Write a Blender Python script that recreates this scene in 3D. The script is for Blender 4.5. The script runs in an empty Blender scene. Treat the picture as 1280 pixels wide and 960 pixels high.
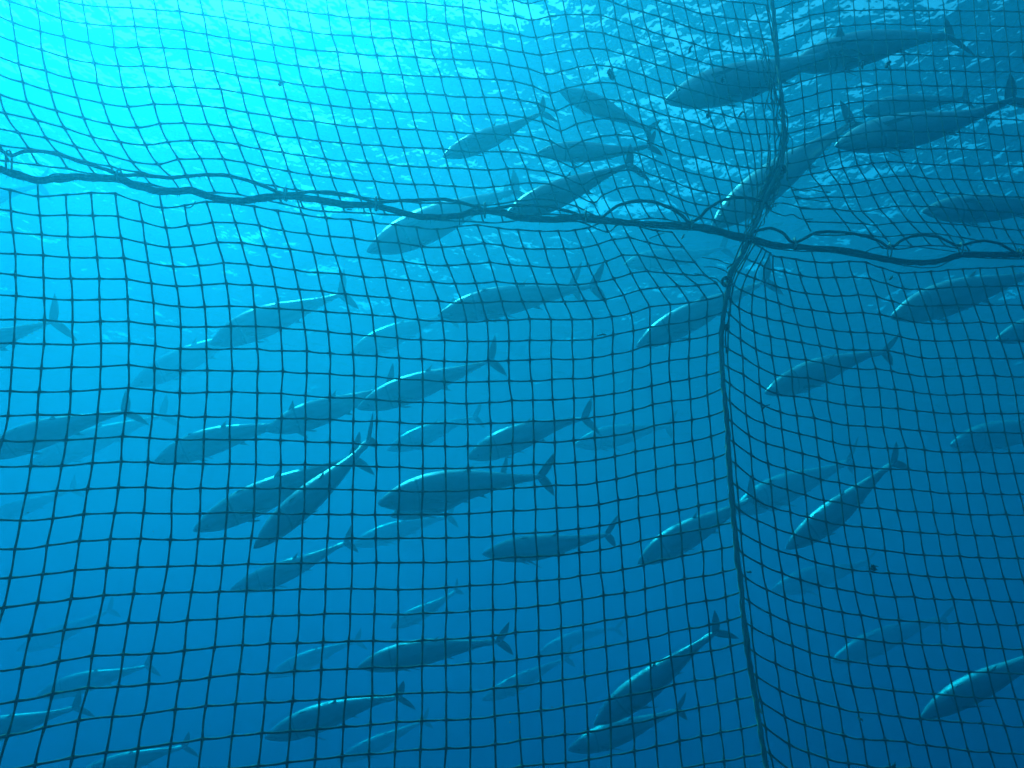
import bpy, bmesh, math, random
import numpy as np
from mathutils import Vector, Matrix, Euler, noise

random.seed(7); rng = np.random.default_rng(7)
R = math.radians
scn = bpy.context.scene
col = scn.collection

# ------------------------------------------------------------------ camera
W, H = 1280.0, 960.0
HFOV = R(60.0); FPX = (W/2)/math.tan(HFOV/2)
PITCH = R(18.0)
cam_d = bpy.data.cameras.new('camera'); cam_d.angle = HFOV; cam_d.sensor_width = 36
cam_d.dof.use_dof = True; cam_d.dof.focus_distance = 2.9; cam_d.dof.aperture_fstop = 7.0
cam_d.clip_start = 0.05; cam_d.clip_end = 2000
cam = bpy.data.objects.new('camera', cam_d); col.objects.link(cam)
cam.location = (0, 0, 0); cam.rotation_euler = (math.pi/2+PITCH, 0, 0)
scn.camera = cam
CF = Vector((0, math.cos(PITCH), math.sin(PITCH))); CU = Vector((0, -math.sin(PITCH), math.cos(PITCH))); CR = Vector((1, 0, 0))

def at(px, py, d):
    """point seen at photo pixel (px,py), d metres deep along the view axis"""
    return CF*d + CR*((px-W/2)/FPX*d) + CU*((H/2-py)/FPX*d)

# ------------------------------------------------------------------ sky, sun, exposure
SUN_EL, SUN_AZ = R(51.0), R(-31.0)          # azimuth from +Y, clockwise
w = bpy.data.worlds.new('World'); scn.world = w; w.use_nodes = True
nt = w.node_tree; bg = nt.nodes['Background']
sky = nt.nodes.new('ShaderNodeTexSky'); sky.sky_type = 'NISHITA'; sky.sun_disc = False
sky.sun_elevation = SUN_EL; sky.sun_rotation = SUN_AZ % (2*math.pi); sky.air_density = 1.0; sky.dust_density = 1.5
nt.links.new(sky.outputs['Color'], bg.inputs['Color']); bg.inputs['Strength'].default_value = 0.15
sd = bpy.data.lights.new('sun', 'SUN'); sd.energy = 5.0; sd.angle = R(0.5); sd.color = (1, .97, .92)
so = bpy.data.objects.new('sun', sd); col.objects.link(so)
SDIR = Vector((math.sin(SUN_AZ)*math.cos(SUN_EL), math.cos(SUN_AZ)*math.cos(SUN_EL), math.sin(SUN_EL)))
so.rotation_euler = SDIR.to_track_quat('Z', 'Y').to_euler(); so.location = SDIR*60
scn.view_settings.view_transform = 'Standard'; scn.view_settings.look = 'None'
scn.view_settings.gamma = 1.0; scn.view_settings.use_curve_mapping = False
scn.view_settings.exposure = 0.62
c = scn.cycles
c.use_denoising = True; c.denoiser = 'OPENIMAGEDENOISE'
c.max_bounces = 6; c.diffuse_bounces = 2; c.glossy_bounces = 3; c.transmission_bounces = 3
c.transparent_max_bounces = 16; c.volume_bounces = 2
c.caustics_reflective = False; c.caustics_refractive = False; c.sample_clamp_indirect = 4.0

# ------------------------------------------------------------------ helpers
def tag(o, label=None, cat=None, group=None, kind=None):
    if label: o['label'] = label
    if cat: o['category'] = cat
    if group: o['group'] = group
    if kind: o['kind'] = kind
    return o

def mesh_obj(name, V, F, mats, parent=None, smooth=True, fmat=None):
    me = bpy.data.meshes.new(name); me.from_pydata([tuple(v) for v in V], [], F)
    for m in (mats if isinstance(mats, (list, tuple)) else [mats]): me.materials.append(m)
    if fmat is not None: me.polygons.foreach_set('material_index', np.asarray(fmat, dtype=np.int32))
    me.polygons.foreach_set('use_smooth', [smooth]*len(me.polygons)); me.update()
    o = bpy.data.objects.new(name, me); col.objects.link(o)
    if parent: o.parent = parent
    return o

def nmat(name):
    m = bpy.data.materials.new(name); m.use_nodes = True
    return m, m.node_tree, m.node_tree.nodes['Principled BSDF']

def mixc(nt, a, b, fac, blend='MIX'):
    n = nt.nodes.new('ShaderNodeMix'); n.data_type = 'RGBA'; n.blend_type = blend
    for s, v in ((6, a), (7, b)):
        if isinstance(v, tuple): n.inputs[s].default_value = v if len(v) == 4 else (*v, 1)
        else: nt.links.new(v, n.inputs[s])
    if isinstance(fac, (int, float)): n.inputs[0].default_value = fac
    else: nt.links.new(fac, n.inputs[0])
    return n.outputs[2]

def ramp(nt, src, p0, p1, v0=0.0, v1=1.0):
    n = nt.nodes.new('ShaderNodeMapRange'); n.interpolation_type = 'SMOOTHSTEP'
    n.inputs[1].default_value = p0; n.inputs[2].default_value = p1; n.inputs[3].default_value = v0; n.inputs[4].default_value = v1
    nt.links.new(src, n.inputs[0]); return n.outputs[0]

def ntex(nt, vec, scale, detail=4, rough=.6):
    n = nt.nodes.new('ShaderNodeTexNoise'); n.inputs['Scale'].default_value = scale
    n.inputs['Detail'].default_value = detail; n.inputs['Roughness'].default_value = rough
    if vec: nt.links.new(vec, n.inputs['Vector'])
    return n.outputs['Fac']

# ------------------------------------------------------------------ materials
def fibre(name, base, algae, rough=.85, sc=60):
    m, nt, p = nmat(name); tc = nt.nodes.new('ShaderNodeTexCoord').outputs['Object']
    f = ramp(nt, ntex(nt, tc, sc), .45, .72)
    f2 = ramp(nt, ntex(nt, tc, 3.0, 2), .4, .7)
    c1 = mixc(nt, base, algae, f); c2 = mixc(nt, c1, tuple(x*.55 for x in base), f2)
    nt.links.new(c2, p.inputs['Base Color']); p.inputs['Roughness'].default_value = rough
    p.inputs['Specular IOR Level'].default_value = .25
    b = nt.nodes.new('ShaderNodeBump'); b.inputs['Strength'].default_value = .6; b.inputs['Distance'].default_value = .003
    nt.links.new(ntex(nt, tc, 400, 3), b.inputs['Height']); nt.links.new(b.outputs[0], p.inputs['Normal'])
    return m
M_TWINE = fibre('net_twine', (.15, .20, .18), (.30, .38, .20))
M_ROPE = fibre('rope_fibre', (.055, .08, .07), (.16, .21, .11), sc=90)
M_UPRIGHT = fibre('upright_rope_fibre', (.32, .42, .34), (.44, .55, .32), sc=90)
M_TIE = fibre('tie_plastic', (.80, .84, .66), (.6, .66, .4), .5)
M_WEED = fibre('weed', (.05, .06, .04), (.05, .05, .02), .7)
M_PALE = fibre('pale_scrap', (.55, .58, .42), (.35, .36, .2), .6)

def fish_mats():
    m, nt, p = nmat('tuna_skin')
    at_ = nt.nodes.new('ShaderNodeAttribute'); at_.attribute_name = 'vert'   # -1 belly .. +1 back
    al = nt.nodes.new('ShaderNodeAttribute'); al.attribute_name = 'along'
    tc = nt.nodes.new('ShaderNodeTexCoord').outputs['Object']
    mp = nt.nodes.new('ShaderNodeMapping'); mp.inputs['Scale'].default_value = (2.2, 9, 9); nt.links.new(tc, mp.inputs[0])
    n1 = ntex(nt, mp.outputs[0], 2.2, 5)
    add = nt.nodes.new('ShaderNodeMath'); add.operation = 'MULTIPLY_ADD'
    nt.links.new(n1, add.inputs[0]); add.inputs[1].default_value = .35; nt.links.new(at_.outputs['Fac'], add.inputs[2])
    side = ramp(nt, add.outputs[0], -.25, .30); back = ramp(nt, add.outputs[0], .22, .58)
    c1 = mixc(nt, (.40, .44, .46), (.22, .27, .30), side); c2 = mixc(nt, c1, (.38, .44, .46), back)  # back painted pale to stand in for its sheen; real tuna backs are dark
    # faint spots and cross bars on the lower flank
    v = nt.nodes.new('ShaderNodeTexVoronoi'); v.inputs['Scale'].default_value = 16; nt.links.new(mp.outputs[0], v.inputs['Vector'])
    sp = ramp(nt, v.outputs['Distance'], .1, .45, .25, 0)
    c3 = mixc(nt, c2, (.5, .55, .56), sp)
    n2 = ramp(nt, ntex(nt, tc, 9, 5), .35, .75, 0, .35)
    c4 = mixc(nt, c3, (.12, .15, .17), n2)
    gm = nt.nodes.new('ShaderNodeMath'); gm.operation = 'SUBTRACT'; nt.links.new(al.outputs['Fac'], gm.inputs[0]); gm.inputs[1].default_value = .232
    ga = nt.nodes.new('ShaderNodeMath'); ga.operation = 'ABSOLUTE'; nt.links.new(gm.outputs[0], ga.inputs[0])
    c5 = mixc(nt, c4, (.05, .07, .08), ramp(nt, ga.outputs[0], .003, .009, .75, 0))      # gill cover edge
    hd = ramp(nt, al.outputs['Fac'], .19, .235, .35, 0)
    c6 = mixc(nt, c5, (.46, .50, .50), hd)                                             # paler cheeks
    mu = nt.nodes.new('ShaderNodeAttribute'); mu.attribute_name = 'mouth'
    c4 = mixc(nt, c6, (.03, .04, .045), mu.outputs['Fac'])
    nt.links.new(c4, p.inputs['Base Color'])
    rr = ramp(nt, ntex(nt, tc, 14, 4), .3, .7, .28, .45); nt.links.new(rr, p.inputs['Roughness'])
    p.inputs['Specular IOR Level'].default_value = .9
    nt.links.new(ramp(nt, add.outputs[0], .05, .45, .72, .10), p.inputs['Metallic'])
    b = nt.nodes.new('ShaderNodeBump'); b.inputs['Strength'].default_value = .35; b.inputs['Distance'].default_value = .01
    nt.links.new(ntex(nt, mp.outputs[0], 14, 4), b.inputs['Height']); nt.links.new(b.outputs[0], p.inputs['Normal'])
    f, nt, p = nmat('tuna_fin'); p.inputs['Base Color'].default_value = (.045, .06, .07, 1); p.inputs['Roughness'].default_value = .45
    y, nt, p = nmat('tuna_finlet'); p.inputs['Base Color'].default_value = (.42, .40, .08, 1); p.inputs['Roughness'].default_value = .4
    e, nt, p = nmat('tuna_eye'); p.inputs['Base Color'].default_value = (.02, .02, .025, 1); p.inputs['Roughness'].default_value = .1
    i, nt, p = nmat('tuna_iris'); p.inputs['Base Color'].default_value = (.6, .6, .5, 1); p.inputs['Roughness'].default_value = .2; p.inputs['Metallic'].default_value = .6
    return [m, f, y, e, i]
FM = fish_mats()

# ------------------------------------------------------------------ water surface seen from below
SURF = 5.6
def make_surface():
    xs = np.concatenate([np.linspace(-60, -22, 60)[:-1], np.linspace(-22, 22, 260), np.linspace(22, 60, 60)[1:]])
    ys = np.concatenate([np.linspace(-25, 2, 50)[:-1], np.linspace(2, 34, 230), np.linspace(34, 75, 90)[1:]])
    X, Y = np.meshgrid(xs, ys)
    Z = np.zeros_like(X); r = np.random.default_rng(3)
    for k in range(46):
        lam = 0.42*(1.115**k)
        if lam > 14: break
        for q in range(2):
            a = R(14 if q or lam > 4 else 105) + r.normal(0, .6); kk = 2*math.pi/lam
            Z += 0.0068*lam**.55*np.sin(kk*(X*math.cos(a)+Y*math.sin(a)) + r.uniform(0, 6.28))*(.6+.8*r.random())
    V = np.stack([X, Y, SURF+Z], -1).reshape(-1, 3)
    nx, ny = len(xs), len(ys); i = np.arange(nx*ny).reshape(ny, nx)
    F = np.stack([i[:-1, :-1], i[:-1, 1:], i[1:, 1:], i[1:, :-1]], -1).reshape(-1, 4).tolist()
    m = bpy.data.materials.new('water_skin'); m.use_nodes = True; nt = m.node_tree; nt.nodes.clear()
    out = nt.nodes.new('ShaderNodeOutputMaterial'); mix = nt.nodes.new('ShaderNodeMixShader')
    tr = nt.nodes.new('ShaderNodeBsdfTransparent'); gl = nt.nodes.new('ShaderNodeBsdfGlossy'); gl.inputs['Roughness'].default_value = .03
    tr.inputs['Color'].default_value = (.97, .985, .99, 1)
    fr = nt.nodes.new('ShaderNodeFresnel'); fr.inputs['IOR'].default_value = 1.33
    tc = nt.nodes.new('ShaderNodeTexCoord').outputs['Object']
    mp = nt.nodes.new('ShaderNodeMapping'); mp.inputs['Rotation'].default_value = (0, 0, R(-16)); mp.inputs['Scale'].default_value = (1.7, 1.3, 1)
    nt.links.new(tc, mp.inputs[0])
    b = nt.nodes.new('ShaderNodeBump'); b.inputs['Strength'].default_value = 1.0; b.inputs['Distance'].default_value = .13
    nt.links.new(ntex(nt, mp.outputs[0], 2.1, 3, .5), b.inputs['Height'])
    for n in (fr, gl): nt.links.new(b.outputs[0], n.inputs['Normal'])
    nt.links.new(fr.outputs[0], mix.inputs[0]); nt.links.new(tr.outputs[0], mix.inputs[1]); nt.links.new(gl.outputs[0], mix.inputs[2])
    nt.links.new(mix.outputs[0], out.inputs['Surface'])
    tag(mesh_obj('water_surface', V, F, m), 'rippled underside of the sea surface', 'water', kind='structure')
make_surface()

# ------------------------------------------------------------------ the water itself
def make_haze():
    x0, x1, y0, y1, z0, z1 = -70, 70, -30, 85, -30, SURF+.5
    V = [(x, y, z) for z in (z0, z1) for y in (y0, y1) for x in (x0, x1)]
    F = [(0, 2, 3, 1), (4, 5, 7, 6), (0, 1, 5, 4), (2, 6, 7, 3), (0, 4, 6, 2), (1, 3, 7, 5)]
    m = bpy.data.materials.new('sea_water'); m.use_nodes = True; nt = m.node_tree; nt.nodes.clear()
    out = nt.nodes.new('ShaderNodeOutputMaterial'); pv = nt.nodes.new('ShaderNodeVolumePrincipled')
    D = 0.6
    ss = (0.0070, 0.0490, 0.0695); sa = (0.38, 0.053, 0.020)
    colr = [s/D for s in ss]; ab = [max(0, 1-a/(D*(1-cc)))**2 for a, cc in zip(sa, colr)]
    pv.inputs['Color'].default_value = (*colr, 1); pv.inputs['Absorption Color'].default_value = (*ab, 1)
    pv.inputs['Density'].default_value = D; pv.inputs['Anisotropy'].default_value = .80
    nt.links.new(pv.outputs[0], out.inputs['Volume'])
    tag(mesh_obj('haze', V, F, m, smooth=False), 'clear blue sea water filling the view', 'water', kind='stuff')
make_haze()

# ------------------------------------------------------------------ net: node lattices traced from the photograph, then given depth
DX = [-200, 0, 450, 905, 1280, 1500]; DY = [-150, 0, 300, 600, 960, 1100]
DT = np.array([[2.9, 3.1, 3.75, 4.3, 4.9, 5.3], [2.65, 2.85, 3.45, 3.95, 4.5, 4.9], [2.4, 2.6, 3.05, 3.4, 4.1, 4.5],
               [2.1, 2.25, 2.8, 3.1, 3.8, 4.2], [1.85, 2.0, 2.45, 2.75, 3.4, 3.8], [1.75, 1.9, 2.35, 2.65, 3.3, 3.7]])
def depth(x, y):
    i = min(max(np.searchsorted(DX, x)-1, 0), len(DX)-2); j = min(max(np.searchsorted(DY, y)-1, 0), len(DY)-2)
    u = (x-DX[i])/(DX[i+1]-DX[i]); v = (y-DY[j])/(DY[j+1]-DY[j])
    b = DT[j, i]*(1-u)*(1-v)+DT[j, i+1]*u*(1-v)+DT[j+1, i]*(1-u)*v+DT[j+1, i+1]*u*v
    return b + .035*math.sin(x*.011+y*.006)+.03*math.sin(y*.013-x*.004)

def cubic(xs, ys, t):
    """monotone-ish Hermite through (xs,ys), linear outside"""
    xs = np.asarray(xs, float); ys = np.asarray(ys, float); t = np.asarray(t, float)
    s = np.diff(ys)/np.diff(xs); m = np.empty_like(ys)
    m[0], m[-1] = s[0], s[-1]; m[1:-1] = (s[:-1]*np.diff(xs)[1:]+s[1:]*np.diff(xs)[:-1])/(xs[2:]-xs[:-2]) if len(xs) > 2 else 0
    i = np.clip(np.searchsorted(xs, t)-1, 0, len(xs)-2); h = xs[i+1]-xs[i]; u = (t-xs[i])/h
    uc = np.clip(u, 0, 1)
    r = (2*uc**3-3*uc**2+1)*ys[i]+(uc**3-2*uc**2+uc)*h*m[i]+(-2*uc**3+3*uc**2)*ys[i+1]+(uc**3-uc**2)*h*m[i+1]
    return r + np.where(u < 0, (t-xs[0])*m[0], 0) + np.where(u > 1, (t-xs[-1])*m[-1], 0)

def lattice(cols, i0, i1, j0, j1):
    ii = sorted(cols); J = np.arange(j0, j1+1); I = np.arange(i0, i1+1)
    CX = np.array([cubic([p[0] for p in cols[i]], [p[1] for p in cols[i]], J) for i in ii])
    CY = np.array([cubic([p[0] for p in cols[i]], [p[2] for p in cols[i]], J) for i in ii])
    X = np.array([cubic(ii, CX[:, k], I) for k in range(len(J))]).T; Y = np.array([cubic(ii, CY[:, k], I) for k in range(len(J))]).T
    return X, Y            # [i, j]

def seq(j0, pts): return [(j0+k, x, y) for k, (x, y) in enumerate(pts)]
LL = {
 0: seq(0, [(15,264),(17.5,291),(19,317),(19.5,344),(20,370),(20,399),(18,429),(15,459),(12.5,488),(9,520),(3,551),(-4,583),(-13,617),(-21,650),(-27,686),(-32,722),(-43,762),(-56,806),(-66,848),(-80,893)]),
 1: seq(0, [(50,269.5),(52,293),(54,320),(55.5,347),(55.5,372.5),(56,400),(54,430),(52.5,460),(49.5,489.5),(47,519),(44,551),(39,582.5),(32.5,616),(26,651),(19,687),(12,722),(4,759.5),(-7,799),(-17,840),(-28,884),(-40,928)]),
 2: [(0,84,269.5),(4,90,375),(8,89,489),(12,72,614),(15,53,717),(16,47.5,754),(17,37.5,794),(18,29,834),(19,20,876),(20,9,919),(21,-3,965)],
 4: seq(0, [(148,270),(151,297.5),(155,322.5),(158,349),(159,374),(160.5,401),(162,429),(161,457),(160,485),(156,516),(154,546),(151,577),(147.5,609),(142.5,641),(138,673),(134,709),(129,744.5),(122.5,781),(115,820),(109,860),(99,901),(90,946)]),
 6: [(0,207,284.5),(4,224,383),(8,225,491),(12,216,610),(15,209,708),(16,203,741),(19,186,855),(20,181,892.5),(21,174,934.5)],
 8: seq(0, [(265,277.5),(272,303),(279,329),(284,355.5),(287,382.5),(289,407),(290.5,435.5),(291,463),(290,490),(289,521),(287.5,549),(287,580),(285,610),(284,641),(281,672.5),(277.5,706),(275,739),(271,773),(267.5,809),(262.5,846),(258,882.5),(252.5,924)]),
 12: seq(0, [(384,292),(391,315.5),(397.5,340.5),(403,364),(407.5,389),(410.5,415),(412.5,441),(412.5,467.5),(412,496),(412,524.5),(412,553),(412,581),(411,611),(410,642.5),(409,672.5),(408,704),(407.5,736),(406,767.5),(404,802),(401,837),(399,874),(396,911),(394,949)]),
 16: seq(0, [(499.5,304),(505,327.5),(511,350),(517.5,374.5),(523,399),(526,424),(527.5,449),(527.5,475),(528,502),(528,529),(528,557),(528,585),(528,614),(527.5,643),(528,672.5),(529,703),(528,735.5),(528,767),(527.5,800.5),(527.5,832.5),(527.5,866),(527,900.5),(526,937)]),
 18: [(0,552.5,309),(1,560,332),(4,583,402),(6,584,452),(8,584,504),(12,586,613),(16,587,732),(20,588,864),(22,588,934)],
 20: seq(0, [(604.5,304.5),(612,328),(619,352.5),(627,376),(634,400),(635.5,425.5),(636,450),(637.5,476),(640,500.5),(640.5,527.5),(641,554),(641,582),(642,609.5),(642.5,638),(643,667),(644,697),(644,728),(644,760),(644.5,790.5),(646,824),(647,857),(649,891),(650.5,925),(652,957.5)]),
 22: [(0,655,310),(1,662.5,332.5),(2,671,355),(3,680,377),(4,689,400),(5,690,425),(6,690,449.5),(7,690,474.5),(8,691,500),(12,695,607),(16,699,723),(20,703,850),(23,707,953)],
 24: seq(0, [(705,311),(712.5,334),(721,355),(731,377),(740,398),(741,424),(741,447),(741,471),(742.5,496),(742.5,521),(743,548),(744.5,575),(746,603),(748,630.5),(749,658),(750,687),(751,715.5),(754,744),(755.5,775.5),(757,807.5),(759,840.5),(762,874.5),(764,909),(765,944)]),
 26: [(0,747,306),(1,757.5,327.5),(2,768,348),(3,779.5,369.5),(4,789,391),(5,791,413),(6,791,437.5),(7,791,461),(8,791,487),(12,795,592),(16,804,706),(20,813,829),(23,821,933)],
 27: seq(0, [(766,298),(777.5,319.5),(789,341),(801,362.5),(813,384),(813,409.5),(813,432),(813,455.5),(815,482),(815.5,506),(817,532),(818,559.5),(819.5,586),(821,615),(824,642.5),(826,671),(828,699.5),(831,729),(833,759.5),(836,790),(839,822.5),(843,856),(847,890),(850,925.5)]),
 30: seq(0, [(832,307),(843,326),(855,342),(872,357),(884,375),(884,396),(883.5,420),(883,444),(883,468),(885,494.5),(886,520),(888,545.5),(891,572.5),(893,599.5),(895,627.5),(898,657),(902,685),(903,715),(907,746),(910,776),(913,807.5),(917,841),(921,874.5),(926,911),(930.5,946)]),
 31: seq(0, [(854,309),(868,328),(882,343),(896,354),(904,368),(904,391),(902,415),(902,439),(903,462),(904,486),(906,512),(909,538),(911,565),(913,593),(915,622),(919,652),(922,680),(925,709),(928,739),(931,769),(936,801),(940,835),(945,869),(951,905),(956,941)]),
}
UL = {
 -1: [(-3,-20,-30),(0,-15,-8),(3,-9,68),(4,-5,92),(5,-1,118),(6,6,142),(7,22,166),(8,35,186),(9,48,206)],
 0: seq(0, [(12,2),(16,27.5),(19,53),(23,79.5),(29,103),(34.5,128),(45.5,150),(58,172.5),(71,190),(84,210)]),
 1: seq(0, [(46,12.5),(50,39),(52.5,62.5),(57.5,88),(62.5,114),(70.5,138),(80.5,160),(95,184),(107,202),(119,218)]),
 2: seq(0, [(77,22.5),(80,46),(85,72),(90,97),(97,122),(104,147),(115.5,170),(129,192.5),(138,208),(148,222)]),
 4: [(-1,134,8.5),(0,139,32.5),(1,143,59),(2,149,83),(3,154,109),(4,161,134),(5,171,159),(6,182.5,181),(7,197.5,206),(8,213,221),(9,226,238)],
 5: [(-1,165,10.5),(0,169,32.5),(1,173,59),(2,179,82.5),(3,186,107.5),(4,192.5,130.5),(5,200,154.5),(6,209.5,177),(7,222.5,199),(8,232,219),(9,243,240)],
 7: [(-1,225,14.5),(0,229,39),(1,234,61),(2,239,86),(3,246,109),(4,252.5,132.5),(5,260,155),(6,269.5,177),(7,279,199),(8,289,221),(9,298,243)],
 10: [(-2,304,3),(-1,309,27),(0,314,52),(1,319,75),(2,325,97.5),(3,331,121),(4,337.5,144.5),(5,345,169),(6,352.5,191),(7,361,214.5),(8,370,237.5),(9,379,260)],
 14: seq(-2, [(411,19),(415,43),(421,65.5),(426,88),(432,112),(439,135),(446,158),(452.5,180.5),(460,204),(467.5,227),(475,249),(481,268)]),
 19: seq(-3, [(532,4),(534.5,28),(539,50.5),(544,73),(551,96),(557,119.5),(564,142),(570,165),(577.5,188),(585,211),(592.5,234),(599,256),(604,278)]),
 24: seq(-3, [(645,21),(649.5,43),(654,65.5),(659.5,86),(665,107.5),(672,130),(679,153),(687,177),(696,200),(705,220),(714,239),(722,258),(730,278)]),
 25: seq(-3, [(665,25.5),(670,47),(676,69.5),(682,93),(687.5,116),(694,138),(701,162.5),(709.5,185.5),(718,209),(727.5,231),(742,255),(752,272),(760,290)]),
 26: seq(-3, [(686,21),(691,43),(696,65.5),(702,88),(707.5,110),(714,131),(721,155),(729,176),(736,200),(745,221),(754,243),(763,262),(772,281)]),
 28: seq(-3, [(729,17),(732.5,39),(738,60),(744,81),(749.5,103),(756,124.5),(763,147.5),(771,168),(778,190),(785,212.5),(792.5,232.5),(801,252),(812,272),(822,290)]),
 32: seq(-4, [(805,15.5),(809.5,37.5),(815,59),(820,80.5),(825,101),(830,123),(836,145),(843,169),(849.5,192),(855.5,214),(863,235),(869,254),(876,272),(884,290)]),
 36: seq(-5, [(875,16),(880,38),(885,60),(889.5,81),(894,102.5),(899,122),(904.5,144),(911,164),(917.5,185.5),(922.5,208),(928,229),(931,248),(932,266),(933,282)]),
 42: seq(-5, [(962,28),(967,50),(971,70),(974,92),(976,112),(978,130),(979,150),(979,168),(978,188),(974,208),(966,228),(957,248),(949,266),(942,284)]),
}
UR = {
 0: [(-1,966,12),(0,969,31),(5,978,129),(8,984,186),(10,984,222),(11,990,238),(13,1000,260),(14,1008,277),(15,1016,294)],
 1: [(-1,990,4),(0,992,24),(5,1003,122),(8,1007,181),(10,1014,217),(11,1026,232),(13,1042,262),(14,1055,278),(15,1066,293)],
 3: [(-1,1028,-3),(0,1030,16),(5,1040,112),(8,1046,172),(10,1054,210),(11,1064,229),(13,1078,264),(14,1094,281),(15,1106,296)],
 5: [(-1,1066,-6),(0,1067.5,12.5),(5,1077.5,107.5),(8,1082.5,165),(10,1090,204),(11,1102,222),(13,1122,258),(14,1137,277),(15,1150,292)],
 10: [(-1,1159,-6),(0,1161,12.5),(5,1171,107.5),(8,1180,165),(10,1187,206),(11,1192,224),(13,1212,262),(14,1222,283),(15,1232,302)],
 15: [(-1,1253,-5),(0,1255,14),(5,1265,110),(8,1273,170),(10,1280,208),(11,1285,228),(13,1300,268),(14,1310,290),(15,1320,308)],
}
LR = {
 -1: [(-1,938,300),(0,927,322),(2,912,352),(3,909,372),(4,907,388),(5,905,410),(6,904,432),(7,904,455),(8,905,474),(9,907,496),(11,911,548),(13,915,602),(15,921,658),(16,923,686),(17,926,715),(18,929,746),(20,936,809),(22,944,870),(23,950,903),(24,957,938),(25,963,970)],
 0: [(-1,944,304),(0,933,324),(2,917,356),(3,914,376),(4,912,392),(5,910,413),(6,909,436),(7,910,459),(8,912,479),(9,913,502),(11,917,553),(13,921,608),(15,926,665),(16,928,692),(17,932,722),(18,936,752),(20,943,815),(22,951,877),(23,957,910),(24,963,944),(25,969,976)],
 1: [(-1,952,310),(0,943,327),(2,926,363),(3,924,385),(4,925,404),(5,926,424),(6,928,446),(7,929,469),(8,931,492.5),(9,933,518),(11,939,569),(13,944,624),(15,950,679),(16,953,706),(17,958,737),(18,963,767),(20,970,829),(21,975,862),(22,980,895),(23,986,930),(24,992,965)],
 3: [(-1,962,317),(0,956,333),(2,957,374),(4,962,421),(7,972,492),(10,980,560.5),(13,987.5,640),(16,1000,724.5),(19,1012.5,815),(22,1029,912.5),(24,1040,985)],
 5: seq(-1, [(976,321),(980,340),(986,362.5),(992.5,384),(997.5,405.5),(1002.5,427.5),(1007.5,449.5),(1011,472.5),(1012.5,497.5),(1017.5,523),(1020,547),(1024,573),(1026,599),(1030,625),(1032.5,652.5),(1037.5,680),(1042.5,708),(1046,736),(1052.5,765.5),(1057.5,795.5),(1061,826),(1066,857),(1072.5,890),(1079,923),(1085,958)]),
 7: [(-1,1018,327),(0,1023,347),(2,1036,391),(5,1051,458),(8,1060,531),(11,1071,608),(14,1082,685),(17,1099,773),(20,1117,863),(22,1132,927)],
 10: seq(-1, [(1082,328),(1087,348),(1095,370),(1100,392.5),(1105,417),(1109,439),(1115,463),(1120,486),(1122.5,511),(1126,535.5),(1132.5,560.5),(1136,587),(1140,612),(1145,639),(1150,666),(1155,693),(1160,720),(1167.5,747.5),(1174,778),(1177.5,806),(1185,837),(1192.5,869.5),(1201,902.5),(1210,937.5)]),
 12: [(-1,1123,340),(0,1129,360),(2,1143,402.5),(5,1157,470),(8,1172,540),(11,1186,616),(14,1200,695.5),(17,1222,779),(20,1244,873),(22,1266,941)],
 15: [(-1,1184,337),(0,1190,359),(2,1204,403),(5,1222,470),(8,1235,541),(11,1252,617),(14,1272,697),(17,1296,782),(20,1322,876),(22,1350,945)],
}
SUB = 4
def jit(i, j, s): return noise.noise(Vector((i*.83+s*11.3, j*.83, s*3.7)))

def tube(P, rad, sides, V, F, twist=0.0, lobes=0, lobe_amp=.0, cap=True):
    """P list of Vector, rad list; appends a tube"""
    n = len(P); base = len(V)
    T = [(P[min(k+1, n-1)]-P[max(k-1, 0)]).normalized() for k in range(n)]
    up = Vector((0.1, -1, .2)).normalized(); L = 0
    for k in range(n):
        if k: L += (P[k]-P[k-1]).length
        a = T[k].cross(up).normalized(); b = T[k].cross(a).normalized()
        for q in range(sides):
            th = 2*math.pi*q/sides; r = rad[k]
            if lobes: r *= 1+lobe_amp*math.cos(lobes*th - twist*L)
            V.append(P[k]+a*(math.cos(th)*r)+b*(math.sin(th)*r))
    for k in range(n-1):
        for q in range(sides):
            q2 = (q+1) % sides
            F.append((base+k*sides+q, base+k*sides+q2, base+(k+1)*sides+q2, base+(k+1)*sides+q))
    if cap:
        F.append(tuple(base+q for q in range(sides))[::-1]); F.append(tuple(base+(n-1)*sides+q for q in range(sides)))

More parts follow.
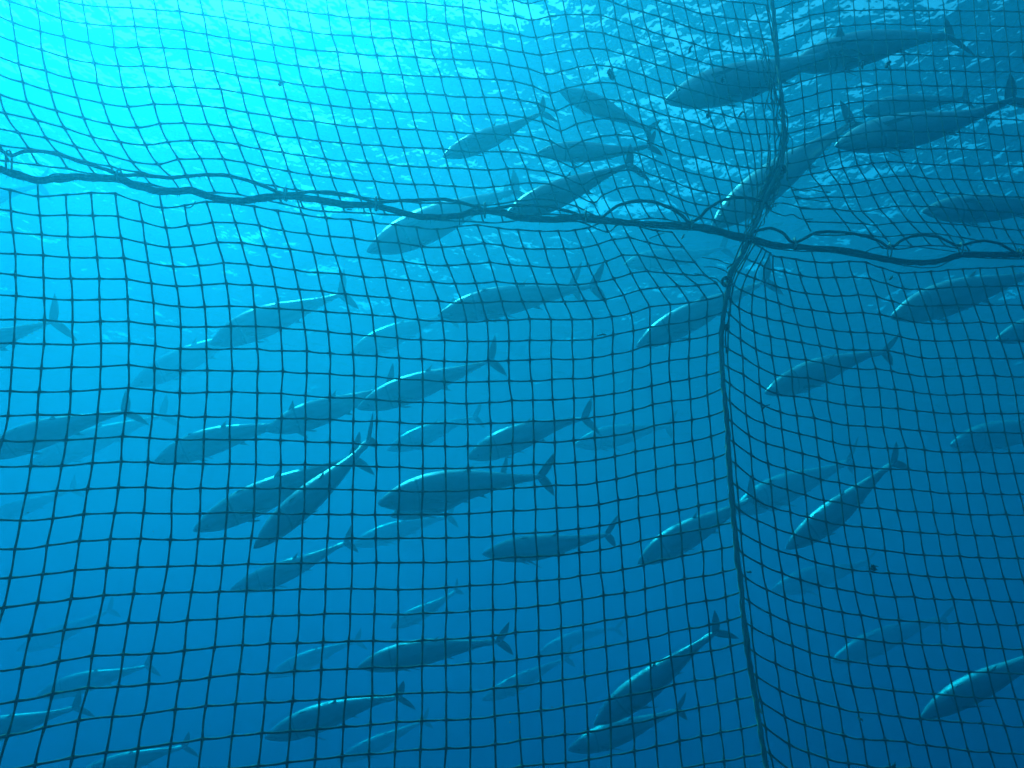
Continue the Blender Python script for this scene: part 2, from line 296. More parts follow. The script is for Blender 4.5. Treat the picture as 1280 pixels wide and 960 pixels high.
def netting(cols, i0, i1, j0, j1, keep, seed, parent, tw=.0028, label=None, jamp=1.7, clipf=None):
    X, Y = lattice(cols, i0, i1, j0, j1); ni, nj = X.shape
    for a in range(ni):
        for b in range(nj):
            X[a, b] += jamp*jit(a+i0, b+j0, seed); Y[a, b] += jamp*jit(a+i0, b+j0, seed+5)
    P = [[at(X[a, b], Y[a, b], depth(X[a, b], Y[a, b])) for b in range(nj)] for a in range(ni)]
    V, F = [], []
    def run(pts, xy, wob):
        cur, rr = [], []
        def flush():
            if len(cur) > 2: tube(list(cur), list(rr), 6, V, F)
            cur.clear(); rr.clear()
        n = len(pts)
        for k in range(n-1):
            if not (keep(*xy[k]) and keep(*xy[k+1])):
                flush(); continue
            p0, p1 = pts[k], pts[k+1]; m0 = (pts[k+1]-pts[max(k-1, 0)])*.5; m1 = (pts[min(k+2, n-1)]-pts[k])*.5
            m0 = m0.lerp(p1-p0, .45); m1 = m1.lerp(p1-p0, .45)
            lat = (p1-p0).cross(Vector((0, 1, 0))).normalized(); ln = (p1-p0).length
            am = ln*.05*noise.noise(Vector((k*1.7, wob*2.3, seed)))
            for s in range(SUB + (1 if k == n-2 else 0)):
                u = s/SUB
                q = p0*(2*u**3-3*u*u+1)+m0*(u**3-2*u*u+u)+p1*(-2*u**3+3*u*u)+m1*(u**3-u*u)
                q = q + lat*(am*math.sin(math.pi*u)) + Vector((0, 0, -ln*.02*math.sin(math.pi*u)))
                knot = 1.55 if (u < .01 or u > .99) else 1.0
                cur.append(q); rr.append(tw*knot*(1+.28*noise.noise(q*90)))
        if cur: flush()
    for a in range(ni): run(P[a], [(X[a, b], Y[a, b]) for b in range(nj)], a)
    for b in range(nj): run([P[a][b] for a in range(ni)], [(X[a, b], Y[a, b]) for a in range(ni)], 100+b)
    o = mesh_obj('netting', V, F, M_TWINE, parent)
    if label: o['label'] = label
    return o

MAIN = [(-60,196),(-25,205),(0,212),(25,220),(45,225),(70,224),(95,221),(120,223),(150,224),(170,232),(201,239),(242,239),(269,248),(295,251),(336,247),(356,245),(390,249),(432,256),(470,257),(495,264),(520,270),(545,272),(570,270),(595,265),(620,264.5),(650,272),(690,274),(727,272),(752,275),(790,279),(827,281),(865,283),(890,286),(915,294),(940,300),(960,305),(997,309),(1035,312),(1072,317),(1110,325),(1135,328),(1172,327),(1197,320),(1235,319),(1280,319),(1340,317)]
LACE = [(-60,190),(-30,180),(0,187),(13,194),(32,189),(62,191),(100,202),(130,211),(149,218),(175,219),(212,222),(250,219),(280,219),(320,229),(356,242),(390,240),(420,241),(445,245.5),(470,253),(495,251),(527,250),(557,249.5),(585,255.5),(606,262),(640,257),(677,258),(710,264),(732,271),(752,272),(762,264),(772,257.5),(790,252),(815,252),(835,259),(852,269),(862,278),(870,275),(885,261),(905,250),(927,247),(952,252),(964,262)]
LACE2 = [(935,294),(948,288),(967,286),(978,291),(992,303),(1002,300),(1017,292),(1047,290),(1080,295),(1100,302),(1112,309),(1130,299),(1150,294),(1172,296),(1200,307),(1212,304),(1230,301),(1250,305),(1274,316),(1290,304),(1310,300),(1340,306)]
VERT = [(957,-60),(961,-20),(965,0),(969,37),(972,75),(976,112),(979,150),(980,178),(976,205),(966,228),(957,247),(946,277),(935,300),(925,322),(913,340),(909,365),(905,390),(902,415),(902,440),(904,480),(909,530),(911,580),(914,620),(917.5,655),(922.5,705),(925,720),(929,770),(935,820),(944,870),(950,910),(957.5,957),(966,1010)]
def rope_y(x): return np.interp(x, [p[0] for p in MAIN], [p[1] for p in MAIN])
_lx = [p for p in LACE if True] + LACE2[3:]
def lace_y(x): return np.interp(x, [p[0] for p in _lx], [p[1] for p in _lx])

def smooth_path(pts, off=0.0, step=3.0, wob=0.0, seed=0):
    t = np.concatenate([[0], np.cumsum([math.dist(pts[k], pts[k+1]) for k in range(len(pts)-1)])])
    n = int(t[-1]/step); tt = np.linspace(0, t[-1], n)
    xs = cubic(t, [p[0] for p in pts], tt); ys = cubic(t, [p[1] for p in pts], tt)
    out = []
    for k in range(n):
        p = at(xs[k], ys[k], depth(xs[k], ys[k])-off)
        if wob: p = p + Vector([noise.noise(p*14+Vector((seed+3.1*q, 0, 0)))*wob for q in range(3)])
        out.append(p)
    return out

def make_net():
    root = bpy.data.objects.new('pen_net', None); col.objects.link(root)
    tag(root, 'dark square-mesh net wall hanging in front of the fish, with a rope cross seam', 'net')
    netting(UL, -3, 42, -6, 9, lambda x, y: y < rope_y(x)+17 and x < 985, 1, root)
    netting(LL, -3, 31, -2, 25, lambda x, y: y > rope_y(x)-3, 2, root)
    netting(UR, 0, 18, -2, 16, lambda x, y: y < lace_y(x)+13, 3, root, label='fine netting right of the upright rope, above the level rope')
    netting(LR, -1, 22, -2, 25, lambda x, y: y > rope_y(x)-3, 4, root, tw=.0030)
    def rope(name, paths, rad, mat=M_ROPE, sides=12, lobes=3, amp=.16, twist=90, off=.02, fuzz=.12, label=None, wob=.0, step=2.2):
        V, F = [], []
        for s, pts in enumerate(paths):
            P = smooth_path(pts, off, step, wob, s*7.7+len(name))
            tube(P, [rad*(1+fuzz*noise.noise(p*35)+fuzz*noise.noise(p*9)) for p in P], sides, V, F, twist, lobes, amp)
        o = mesh_obj(name, V, F, mat, root)
        if label: o['label'] = label
        return o
    rope('seam_rope', [MAIN], .0108, label='thick weed-furred rope running across the net')
    rope('lacing_rope', [LACE, LACE2], .0056, off=.03, label='thinner rope tied in loose scallops above the level rope')
    rope('upright_rope', [VERT[:15]+[(x, y) for x, y in VERT[15:]]], .0082, mat=M_UPRIGHT, fuzz=.2, off=.035, label='rope running top to bottom down the net')
    # slack cords following the ropes
    def around(pts, dx, dy, amp, n, seed):
        out = []
        for k, (x, y) in enumerate(pts):
            out.append((x+dx+amp*noise.noise(Vector((k*.9, seed, 0))), y+dy+amp*noise.noise(Vector((k*.9, seed, 9)))))
        return out
    rope('slack_cord', [around(MAIN, 0, -3, 5, 0, s) for s in (1, 2)] + [around(MAIN[25:], 0, 4, 6, 0, 5)], .0026, sides=6, lobes=0, off=.025, fuzz=.2)
    rope('slack_cord', [around(VERT[:15], -4, 0, 9, 0, s) for s in (3, 4)] + [around(VERT[11:19], 6, 0, 4, 0, 8)], .0025, sides=6, lobes=0, off=.03, fuzz=.2)
    # gathered, crumpled netting near the crossing
    r = random.Random(4); paths = []
    VY, VX = [p[1] for p in VERT[:14]], [p[0] for p in VERT[:14]]
    for k in range(26):                       # slack meshes hanging down along the upright rope
        y = r.uniform(40, 215); off = r.uniform(-20, 2); pts = []
        for q in range(r.randint(5, 9)):
            pts.append((np.interp(y, VY, VX)+off+r.uniform(-2.5, 2.5), y)); y += r.uniform(6, 12); off += r.uniform(-2, 3.2)
            if y > 262: break
        if len(pts) > 3: paths.append(pts)
    for k in range(40):                       # bunched meshes lying along the rope through the crossing
        y = r.uniform(195, 270); off = r.uniform(-9, 10); pts = []
        for q in range(r.randint(4, 7)):
            pts.append((np.interp(y, VY, VX)+off+r.uniform(-3, 3), y)); y += r.uniform(4, 9); off += r.uniform(-2, 2)
        paths.append(pts)
    for k in range(4):
        y = 232+k*11; x = 975-max(0, y-240)*.5; pts = []
        for q in range(7): pts.append((x, y+r.uniform(-2.5, 2.5)+q*1.6)); x += r.uniform(8, 13)
        paths.append(pts)
    rope('gathered_twine', paths, .0023, mat=M_TWINE, sides=6, lobes=0, off=.012, fuzz=.3, step=2, label='crumpled twine gathered round the rope crossing')
    paths = []
    for k in range(3):
        x = r.uniform(868, 880); y = 322+k*11; pts = []
        for q in range(5): pts.append((x, y+r.uniform(-2, 2)+q*q*.6)); x += r.uniform(6, 10)
        paths.append(pts)
    rope('gathered_twine', paths, .0021, mat=M_TWINE, sides=6, lobes=0, off=.012, fuzz=.3, step=2, label='crumpled twine left of the upright rope below the crossing')
    # weed fringe on the ropes
    V, F = [], []
    for pts, num, rad in ((MAIN, 900, .010), (LACE, 260, .006), (LACE2, 160, .006), (VERT, 420, .009)):
        P = smooth_path(pts, .02, 1.2)
        for k in range(num):
            p = P[r.randrange(len(P)-1)]; d = Vector([r.gauss(0, 1) for q in range(3)]).normalized()
            d.z -= .25
            ln = r.uniform(.004, .011); a = p+d*rad*.6; m_ = a+d*ln*.6+Vector((r.uniform(-1, 1), 0, r.uniform(-1, .3)))*ln*.2; b_ = m_+(d+Vector((0, 0, -.6)))*ln*.5
            tube([a, m_, b_], [.0011, .0008, .0003], 4, V, F)
    mesh_obj('weed_fringe', V, F, M_ROPE, root)
    for (x, y, h) in ((11,203,15),(149,220,8),(357,243,8),(470,255,8),(606,263,9),(732,271,8),(864,280,6),(993,305,7),(1112,314,10),(1201,311,7),(1275,316,6)):
        V, F = [], []; c0 = at(x, y, depth(x, y)-.028); s = depth(x, y)/FPX
        ring = [c0+CU*(math.cos(t)*h*s)+CF*(math.sin(t)*.018)+CR*(.0012*math.sin(3*t)) for t in np.linspace(0, 2*math.pi, 20)]
        tube(ring, [.0034]*20, 6, V, F)
        e = ring[0]; tube([e, e+CU*.005+CR*.003, e+CU*.010+CR*.004], [.0015, .0012, .0008], 5, V, F)
        mesh_obj('tie', V, F, M_TIE, root)
    for (x, y, r0) in ((908,352,.017),(908,409,.007),(936,300,.014),(977,212,.016)):   # knots
        V, F = [], []; c0 = at(x, y, depth(x, y)-.035)
        for q in range(3):
            n = 22; ax = Euler((q*1.1, q*.7+.3, q*2.0)).to_matrix()
            tube([c0+ax@Vector((math.cos(t)*r0, math.sin(t)*r0, .004*math.sin(2*t))) for t in np.linspace(0, 6.28, n)], [.0048]*n, 8, V, F)
        mesh_obj('knot', V, F, M_ROPE, root)
    for pts in ([(228,257),(236,260),(242,256),(244,252)], [(812,298),(822,294),(830,291)], [(440,262),(434,262)], [(575,270),(574,281)], [(955,508),(952,514),(958,507),(962,506)], [(1077,318),(1090,311),(1104,308)], [(1112,306),(1150,309),(1195,315)], [(1000,340),(1003,347)]):
        V, F = [], []; P = smooth_path(pts, .03, 2.0); tube(P, [.0020]*len(P), 6, V, F)
        mesh_obj('loose_twine', V, F, M_ROPE, root)
make_net()

# ------------------------------------------------------------------ tuna
PROF = [(0,.003),(.012,.017),(.04,.036),(.08,.058),(.13,.078),(.19,.096),(.26,.109),(.33,.114),(.40,.113),(.47,.107),(.54,.096),(.61,.081),(.68,.065),(.75,.049),(.82,.034),(.88,.023),(.93,.015),(.965,.0125),(.985,.015),(1.0,.012)]
def tuna_mesh(L, bend, phase, slim, seed):
    """fish along +X (snout at origin, tail at -X), Z up, built in metres"""
    NR, NS = 64, 28
    ss = np.concatenate([np.linspace(0, .1, 12)[:-1], np.linspace(.1, 1, NR-11)])
    hh = cubic([p[0] for p in PROF], [p[1] for p in PROF], ss)
    V, F, FMt, vert, along, mouth = [], [], [], [], [], []
    def curve(s): return bend*(math.sin(phase+s*3.6)-math.sin(phase)-s*.25*3.6*math.cos(phase))*(.15+s*s)*L*.5
    def put(x, y, z, s=None):
        s = x if s is None else s
        c = curve(min(max(s, 0), 1.15)); d = (curve(s+.01)-curve(s-.01))/(.02*L)
        return Vector((-x*L + y*L*d*.9, y*L + c, z*L))
    for k, s in enumerate(ss):
        h = hh[k]*slim; wd = h*(.74 if s < .6 else .74+.12*(s-.6)/.4)
        if s > .84: wd = h*.86 + .016*math.exp(-((s-.93)/.035)**2)
        up = 1.0-.10*math.exp(-((s-.05)/.06)**2); lo = 1.0+.08*math.exp(-((s-.12)/.08)**2)
        zc = -.004*math.exp(-((s)/.05)**2)+.006*math.sin(min(s, 1)*math.pi)
        for q in range(NS):
            th = 2*math.pi*q/NS; sy, cz = math.sin(th), math.cos(th)
            e = .88
            y = wd*math.copysign(abs(sy)**e, sy); z = h*(up if cz > 0 else lo)*math.copysign(abs(cz)**(1.02), cz)
            if s > .84 and abs(cz) < .35: y *= 1.0
            gill = .0035*math.exp(-((s-.235-.03*cz*cz)/.006)**2); y *= 1-gill/ max(wd, .01)*.9
            if .01 < s < .105: # mouth slit
                zz = -.012-.10*s; g = math.exp(-((z-zz)/.004)**2)*.007*(1 if s < .09 else .4); y -= math.copysign(min(g, abs(y)*.6), y)
            mouth.append(math.exp(-((z+.012+.10*s)/.0035)**2) if s < .10 else 0.0)
            V.append(put(s, y, z+zc, s)); vert.append(cz); along.append(s)
    for k in range(len(ss)-1):
        for q in range(NS):
            q2 = (q+1) % NS; F.append((k*NS+q, k*NS+q2, (k+1)*NS+q2, (k+1)*NS+q)); FMt.append(0)
    F.append(tuple(range(NS))[::-1]); FMt.append(0); b = (len(ss)-1)*NS; F.append(tuple(b+q for q in range(NS))); FMt.append(0)
    def hs(s): return float(cubic([p[0] for p in PROF], [p[1] for p in PROF], [s])[0])*slim
    def fin(rows, th, mat, side=None):
        """rows: list of (lead(x,z), trail(x,z)) from root to tip in fish units; thickness th; side: optional map -> 3d"""
        nb = 5; base = len(V); n = len(rows)
        for r_, (a, c_) in enumerate(rows):
            t = th*(1-.85*r_/(n-1))
            for sg in (1, -1):
                for q in range(nb):
                    u = q/(nb-1); x = a[0]*(1-u)+c_[0]*u; z = a[1]*(1-u)+c_[1]*u
                    tt = sg*t*math.sin(math.pi*(.08+.84*u))**.7*.5
                    V.append(side(x, z, tt) if side else put(x, tt, z, x)); vert.append(.9); along.append(x)
        rowl = 2*nb
        for r_ in range(n-1):
            for sgi in range(2):
                for q in range(nb-1):
                    i = base+r_*rowl+sgi*nb+q; f = (i, i+1, i+1+rowl, i+rowl)
                    F.append(f if sgi else f[::-1]); FMt.append(mat)
            for q in (0, nb-1):
                i = base+r_*rowl+q; j = i+nb; F.append((i, i+rowl, j+rowl, j) if q == 0 else (j, j+rowl, i+rowl, i)); FMt.append(mat)
        i = base+(n-1)*rowl
        for q in range(nb-1): F.append((i+q, i+q+1, i+nb+q+1, i+nb+q)); FMt.append(mat)
    r = random.Random(seed)
    # lunate tail
    sp = .166*r.uniform(.93, 1.05)
    for sg in (1, -1):
        rows = []
        for t in np.linspace(0, 1, 9):
            z = sg*(sp*t); lead = .958+.010*t+.100*t**1.4; ch = .072*(1-t)**.9+.003+.014*math.sin(math.pi*t)
            rows.append(((lead, z), (lead+ch-(.022*(1-t)**6), z*(1-.0*t))))
        fin(rows, .012, 1)
    # second dorsal and anal sickles
    def sickle(s0, root, hgt, sweep, sg, mat=1):
        rows = []; h0 = hs(s0+root*.5)*.86+.006
        for t in np.linspace(0, 1, 7):
            lead = s0+sweep*t**1.25; ch = root*(1-t)**1.5+.004*(1-t)+.002
            rows.append(((lead, sg*(h0+hgt*t)), (lead+ch, sg*(h0+hgt*t-.01*(1-t)))))
        fin(rows, .008, mat)
    sickle(.505, .060, .052*r.uniform(.8, 1.1), .080, 1); sickle(.585, .050, .042*r.uniform(.8, 1.1), .075, -1)
    # first dorsal, partly folded
    fo = r.uniform(.15, .55); rows = []
    for t in np.linspace(0, 1, 5):
        h1, h2 = hs(.27)*.9, hs(.47)*.9
        rows.append(((.27+.035*t, h1+.062*fo*t), (.47-.11*t, h2+.010*t+.018*fo*t)))
    fin(rows, .006, 1)
    # finlets
    for k in range(8):
        s0 = .645+.034*k; h0 = hs(s0)*.93
        for sg in (1, -1):
            if sg < 0 and k == 0: continue
            fin([((s0, sg*h0), (s0+.012, sg*h0)), ((s0+.010, sg*(h0+.005)), (s0+.021, sg*(h0+.004))), ((s0+.020, sg*(h0+.007)), (s0+.023, sg*(h0+.006)))], .005, 2)
    # pectorals and pelvics
    for sd in (1, -1):
        spread = r.uniform(.12, .55)
        def side(x, z, t, sd=sd, spread=spread):
            y0 = hs(.26)*.70; return put(x, sd*(y0+(x-.255)*spread+t), z-(x-.255)*spread*.6, x)
        rows = []
        for t in np.linspace(0, 1, 7):
            x = .255+.165*t; ch = .030*(1-t)**.9+.003
            rows.append(((x, .004-.020*t*t+ch*.5), (x, .004-.020*t*t-ch*.5)))
        fin(rows, .006, 1, side)
        def side2(x, z, t, sd=sd): return put(x, sd*(.018+t+(x-.28)*.25), z, x)
        fin([((.28, -hs(.28)*.93), (.31, -hs(.31)*.93)), ((.315, -hs(.3)-.010), (.34, -hs(.3)-.004)), ((.345, -hs(.3)-.016), (.355, -hs(.3)-.013))], .006, 1, side2)
    # eyes
    for sd in (1, -1):
        for rad, mat, off in ((.0125, 4, 0), (.0085, 3, .0042)):
            base = len(V); cx, cz_ = .083, .006; cy = sd*(hs(.083)*.71+off-.004)
            V.append(put(cx, cy+sd*rad*.55, cz_, cx)); vert.append(0); along.append(cx)
            for ri in (1, 2, 3):
                a = ri/3*math.pi/2
                for q in range(12):
                    th = 2*math.pi*q/12; V.append(put(cx+rad*math.sin(a)*math.cos(th), cy+sd*rad*.55*math.cos(a), cz_+rad*math.sin(a)*math.sin(th), cx)); vert.append(0); along.append(cx)
            for q in range(12):
                q2 = (q+1) % 12; F.append((base, base+1+q, base+1+q2) if sd < 0 else (base, base+1+q2, base+1+q)); FMt.append(mat)
                for ri in (0, 1):
                    o1 = base+1+ri*12; f = (o1+q, o1+12+q, o1+12+q2, o1+q2); F.append(f if sd < 0 else f[::-1]); FMt.append(mat)
    me = bpy.data.meshes.new('tuna'); me.from_pydata([tuple(v) for v in V], [], F)
    for m in FM: me.materials.append(m)
    me.polygons.foreach_set('material_index', np.asarray(FMt, dtype=np.int32)); me.polygons.foreach_set('use_smooth', [True]*len(F))
    mouth += [0.0]*(len(V)-len(mouth))
    for nm, arr in (('vert', vert), ('along', along), ('mouth', mouth)):
        a = me.attributes.new(nm, 'FLOAT', 'POINT'); a.data.foreach_set('value', np.asarray(arr, dtype=np.float32))
    me.update(); return me

# snout px, tail px, length m, tail farther (+) / nearer (-) as a share of length, roll deg, label
FISH = [
 ((262,430),(425,362),1.6,.25,0,'tuna left of centre with a sunlit back, just under the slack level rope'),
 ((163,482),(318,412),1.45,.35,0,'faint tuna behind the sunlit one left of centre, its nose lower left'),
 ((-120,462),(68,402),1.6,.1,0,'tuna rear with forked tail at the left edge below the level rope'),
 ((-28,572),(160,503),1.6,.1,22,'large tuna with a bright back cut off by the left edge, mid height'),
 ((35,583),(204,515),1.7,.4,0,'dim tuna whose tail shows just behind the large bright-backed one at the left edge'),
 ((192,578),(360,516),1.6,.2,5,'tuna with a pale shoulder, directly right of the large one at the left edge'),
 ((332,538),(492,487),1.55,.3,0,'tuna half hidden between a raised tail and the larger tuna to its right'),
 ((446,510),(616,450),1.65,.15,-4,'tuna in the middle with a bright nose and a clear dark forked tail up right'),
 ((241,663),(443,570),1.8,.35,0,'darker of two crossing tunas left of centre, the one lying behind and farther left'),
 ((317,685),(463,548),1.42,.6,6,'steeply diving tuna with a broad bright stripe, in front of another in the crossing pair'),
 ((584,572),(729,519),1.5,.2,0,'bright-backed tuna near the centre of the picture with a thin tail'),
 ((484,562),(597,522),1.5,.4,0,'small distant tuna right behind the crossing pair of tails'),
 ((472,629),(672,584),1.65,.3,0,'rear one of two overlapping tunas below the centre, its bright nose sticks out'),
 ((488,645),(633,598),1.45,.2,0,'front one of two overlapping tunas below the centre, dark flanked'),
 ((547,394),(741,352),1.65,.1,4,'tuna with glinting snout and tall tail, under the middle of the level rope'),
 ((568,393),(720,358),1.5,.35,0,'tuna overlapping the one with the glinting snout, slightly behind it'),
 ((795,433),(956,348),1.6,.0,0,'tuna passing behind the knot of the upright rope'),
 ((553,196),(679,149),.86,.3,0,'dark tuna silhouette alone in the bright water at top centre'),
 ((699,112),(812,163),.84,.45,20,'tuna seen from below with spread fins at top centre, nose tilted up'),
 ((672,190),(812,187),.9,.3,0,'level dark tuna silhouette below the one with spread fins at the top'),
 ((630,270),(788,212),1.0,.2,0,'dark tuna silhouette just above the level rope, right of centre'),
 ((515,280),(633,236),1.4,.35,0,'faint tuna crossing behind the level rope at the centre, its tail above the rope'),
 ((458,314),(647,240),1.55,.3,0,'large pale tuna shadow crossing under the level rope at the centre'),
 ((830,127),(1052,68),1.5,.1,0,'large tuna silhouette at the top right whose body crosses behind the upright rope'),
 ((985,84),(1197,34),1.5,.15,0,'tuna silhouette highest in the top right corner'),
 ((1043,182),(1264,130),1.7,.1,0,'big dark tuna at the upper right below another outline, tail near the right edge'),
 ((888,286),(1068,150),1.7,.1,0,'tuna behind the rope crossing with its tall thin tail up right of the upright rope'),
 ((1076,138),(1205,128),1.2,.4,0,'tuna with a pale mouth just behind the big dark one at the upper right'),
 ((1152,264),(1335,262),1.6,.2,0,'dark tuna at the right edge just above the scalloped rope'),
 ((1113,396),(1298,338),1.65,.1,0,'dark tuna at the right edge just below the scalloped rope'),
 ((956,491),(1106,437),1.5,.15,8,'tuna with a bright shoulder right of the upright rope, mid height'),
 ((982,686),(1131,587),1.6,-.1,8,'diving tuna with a glinting back and crisp forked tail in the right net panel'),
 ((915,640),(1058,572),1.8,.4,0,'dim tuna behind the diving one in the right net panel'),
 ((797,704),(940,621),1.6,.0,0,'tuna whose tail goes behind the upright rope, below the centre right'),
 ((603,692),(765,676),1.5,.15,0,'level tuna with a dotted row of pale finlets, lower centre'),
 ((447,834),(624,792),1.6,.15,0,'tuna with a bright nose and a tall dark tail, lower centre'),
 ((331,923),(499,864),1.6,.1,0,'tuna near the bottom left of centre with a dull sheen on its back'),
 ((422,952),(533,905),1.4,.3,0,'dim tuna at the bottom just right of the one with a dull sheen'),
 ((742,906),(900,793),1.65,-.1,10,'tuna with the strongest white glint along its back, bottom right of centre'),
 ((710,937),(852,891),1.55,.2,0,'shadowy tuna beneath the strongly glinting one at the bottom'),
 ((488,785),(573,741),1.3,.2,0,'small far tuna above the bright-nosed one at the lower centre'),
 ((603,875),(712,826),1.5,.3,0,'faint far tuna with a tiny nose glint at the bottom centre'),
 ((672,818),(768,780),1.5,.3,0,'very faint tuna between the level one and the bottom glinting one'),
 ((287,738),(440,690),1.55,.3,0,'pale tuna with a bright head below the crossing pair'),
 ((45,870),(186,829),1.5,.3,0,'far tuna with a bright streak near the bottom left corner'),
 ((-75,928),(96,888),1.6,.1,0,'dark tuna at the bottom left edge, its tail pointing right'),
 ((337,846),(447,800),1.4,.3,0,'faint tuna with a pale head between the pale one and the bottom ones'),
 ((88,977),(233,930),1.6,.2,0,'dark tuna cut by the bottom edge at the left, tail curved'),
 ((718,556),(835,531),1.5,.4,0,'faint tuna right of the centre, left of the upright rope'),
 ((1150,898),(1320,795),1.65,-.1,12,'tuna with a broad green-lit back in the bottom right corner'),
 ((1188,556),(1330,524),1.5,.2,0,'dim tuna at the right edge, mid height'),
 ((-25,653),(92,612),1.4,.3,0,'faint tuna with a light streak at the left edge below the large one'),
 ((20,814),(140,768),1.4,.4,0,'very faint tuna at the lower left above the bright-streaked far one'),
 ((-95,268),(58,240),1.6,.2,0,'pale tuna at the left edge directly below the thick rope'),
 ((436,443),(560,392),1.4,.4,0,'faint tuna with a short bright streak, left of the glinting snout'),
 ((780,330),(900,316),1.4,.3,0,'dim tuna close under the level rope, left of the rope crossing'),
 ((1245,424),(1370,388),1.45,.2,0,'tuna nose showing at the right edge under the dark tuna'),
 ((965,738),(1086,700),2.0,.4,0,'very faint tuna below the diving one in the right net panel'),
 ((1040,826),(1180,772),2.2,.3,0,'dim tuna in the lower part of the right net panel'),
 ((440,682),(560,642),1.45,.35,0,'faint tuna just below the front one of the overlapping pair'),
]
def solve(p1, p2, L, k):
    lo, hi = 1.0, 60.0
    for _ in range(50):
        m = (lo+hi)/2
        if (at(*p2, m+k*L)-at(*p1, m)).length < L: lo = m
        else: hi = m
    return lo
for n, (p1, p2, L, k, roll, label) in enumerate(FISH):
    L *= 1.38 if 'very faint' in label else 1.2 if any(q in label for q in ('faint', 'dim ', 'far ', 'distant')) else 1
    if p1[1] < 300: L *= .66; k = min(k, .12)
    elif 'faint' not in label and 'dim ' not in label: L *= .80
    for _ in range(30):
        d = solve(p1, p2, L, k); A, B = at(*p1, d), at(*p2, d+k*L)
        if max(A.z, B.z) < SURF-.8: break
        L *= .95
    r = random.Random(n*13+5)
    me = tuna_mesh(L, r.uniform(.03, .13)*r.choice((-1, 1)), r.uniform(0, 6.28), r.uniform(.85, 1.02), n)
    o = bpy.data.objects.new('tuna', me); col.objects.link(o)
    xa = (A-B).normalized(); ya = Vector((0, 0, 1)).cross(xa).normalized(); za = xa.cross(ya)
    m = Matrix((xa, ya, za)).transposed()
    # keep the tail on its traced point although the body is bent
    o.matrix_world = Matrix.Translation(A) @ m.to_4x4() @ Matrix.Rotation(R(-roll-(44 if p1[1] > 340 else -10)-r.uniform(-9, 9)), 4, 'X')
    tag(o, label, 'fish', 'tuna shoal swimming behind the net')

# ------------------------------------------------------------------ scraps caught on the net
def scrap(name, x, y, ln, wd, ang, mat, label, shape='leaf'):
    ln *= .85; wd *= .8; s = depth(x, y)/FPX; c0 = at(x, y, depth(x, y)-.012); V, F = [], []; r = random.Random(int(x*7+y))
    ax = CR*math.cos(R(ang))+CU*math.sin(R(ang)); bx = -CR*math.sin(R(ang))+CU*math.cos(R(ang))
    P, rr = [], []
    for t in np.linspace(-1, 1, 11):
        P.append(c0+ax*(t*ln*.5*s)+bx*(.12*ln*s*math.sin(t*2.2+r.random()))+CF*(r.uniform(-.002, .002))); rr.append(max(.0006, wd*.5*s*(1-t*t)**.6*(1+.35*r.uniform(-1, 1))))
    tube(P, rr, 8, V, F)
    for q in range(3):
        a = P[2+3*q]; d = (bx*r.choice((-1, 1))+ax*.5)*(wd*.9*s); tube([a, a+d*.6, a+d], [wd*.12*s, wd*.1*s, .0004], 5, V, F)
    tag(mesh_obj(name, V, F, mat), label, 'weed', 'scraps caught in the net')
scrap('weed_scrap', 764,93,19,8,95,M_WEED,'largest dark leaf-shaped scrap on the net at top centre')
scrap('weed_scrap', 350,105,8,6,50,M_WEED,'tiny dark scrap on the net in the bright upper left')
scrap('weed_scrap', 863,62,14,3.5,50,M_WEED,'thin slanting scrap above the large top tuna, left of the upright rope')
scrap('weed_scrap', 903,100,9,5,70,M_WEED,'small scrap over the dark body of the large top tuna')
scrap('weed_scrap', 946,117,10,4,40,M_WEED,'small slanting scrap touching the upright rope\'s left side')
scrap('weed_scrap', 885,145,8,6,80,M_WEED,'round dark scrap left below the large top tuna')
scrap('weed_scrap', 926,143,13,3.5,30,M_WEED,'narrow scrap beneath the large top tuna near the upright rope')
scrap('weed_scrap', 1079,81,14,4,60,M_WEED,'left one of two slanting scraps right of the upright rope at the top')
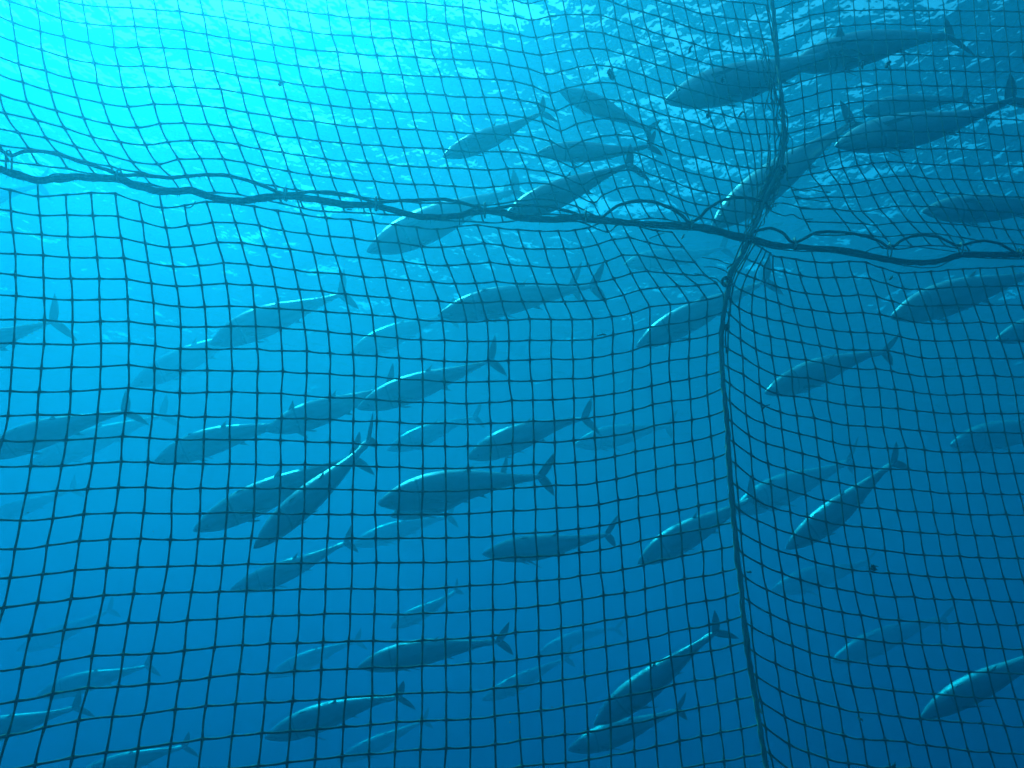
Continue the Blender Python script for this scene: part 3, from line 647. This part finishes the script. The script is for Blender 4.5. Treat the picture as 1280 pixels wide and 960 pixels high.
scrap('weed_scrap', 1110,81,13,6,35,M_WEED,'right, thicker one of two slanting scraps right of the upright rope at the top')
scrap('weed_scrap', 1092,710,8,8,60,M_WEED,'dark clump on the net in the lower right panel')
scrap('weed_scrap', 1117,958,8,6,20,M_WEED,'dark clump on the net at the bottom edge, right of the upright rope')
scrap('weed_scrap', 317,251,9,4,-60,M_WEED,'dark tuft hanging off the level rope left of centre')
scrap('pale_scrap', 752,419,14,3,-8,M_PALE,'pale feathery scrap on the net right of centre')
scrap('pale_scrap', 1075,899,11,3,-50,M_PALE,'yellowish splinter on the net at the bottom right')
scrap('pale_scrap', 936,715,9,3,-25,M_PALE,'yellowish fleck on the right side of the upright rope')
scrap('pale_scrap', 951,889,8,2.5,85,M_PALE,'small upright yellowish fleck near the foot of the upright rope')
scrap('pale_scrap', 911,254,11,4,55,M_PALE,'whitish flag of tape above the level rope left of the crossing')
scrap('pale_scrap', 1114,348,8,3,30,M_PALE,'whitish fleck just below the scalloped rope at the right')
scrap('pale_scrap', 854,296,9,3,45,M_PALE,'whitish fleck just under the level rope left of the crossing')

# ------------------------------------------------------------------ fine suspended matter drifting in the water
def particles():
    r = random.Random(21); V, F = [], []
    for k in range(420):
        d = r.uniform(1.2, 7.0)**1.0; p = at(r.uniform(-100, 1380), r.uniform(-60, 1020), d)
        if p.z > SURF-.5: continue
        a = r.uniform(.0006, .0016)*(1 if r.random() < .9 else 1.8); M = Euler([r.uniform(0, 6.28) for _ in range(3)]).to_matrix(); b = len(V)
        for q in ((a, 0, 0), (-a, 0, 0), (0, a*.7, 0), (0, -a*.7, 0), (0, 0, a*.5), (0, 0, -a*.5)): V.append(p+M@(Vector(q)*r.uniform(.7, 1.3)))
        for f in ((0, 2, 4), (2, 1, 4), (1, 3, 4), (3, 0, 4), (2, 0, 5), (1, 2, 5), (3, 1, 5), (0, 3, 5)): F.append(tuple(b+q for q in f))
    tag(mesh_obj('drifting_particles', V, F, M_PALE), 'tiny pale specks drifting in the water', 'particles', kind='stuff')
particles()
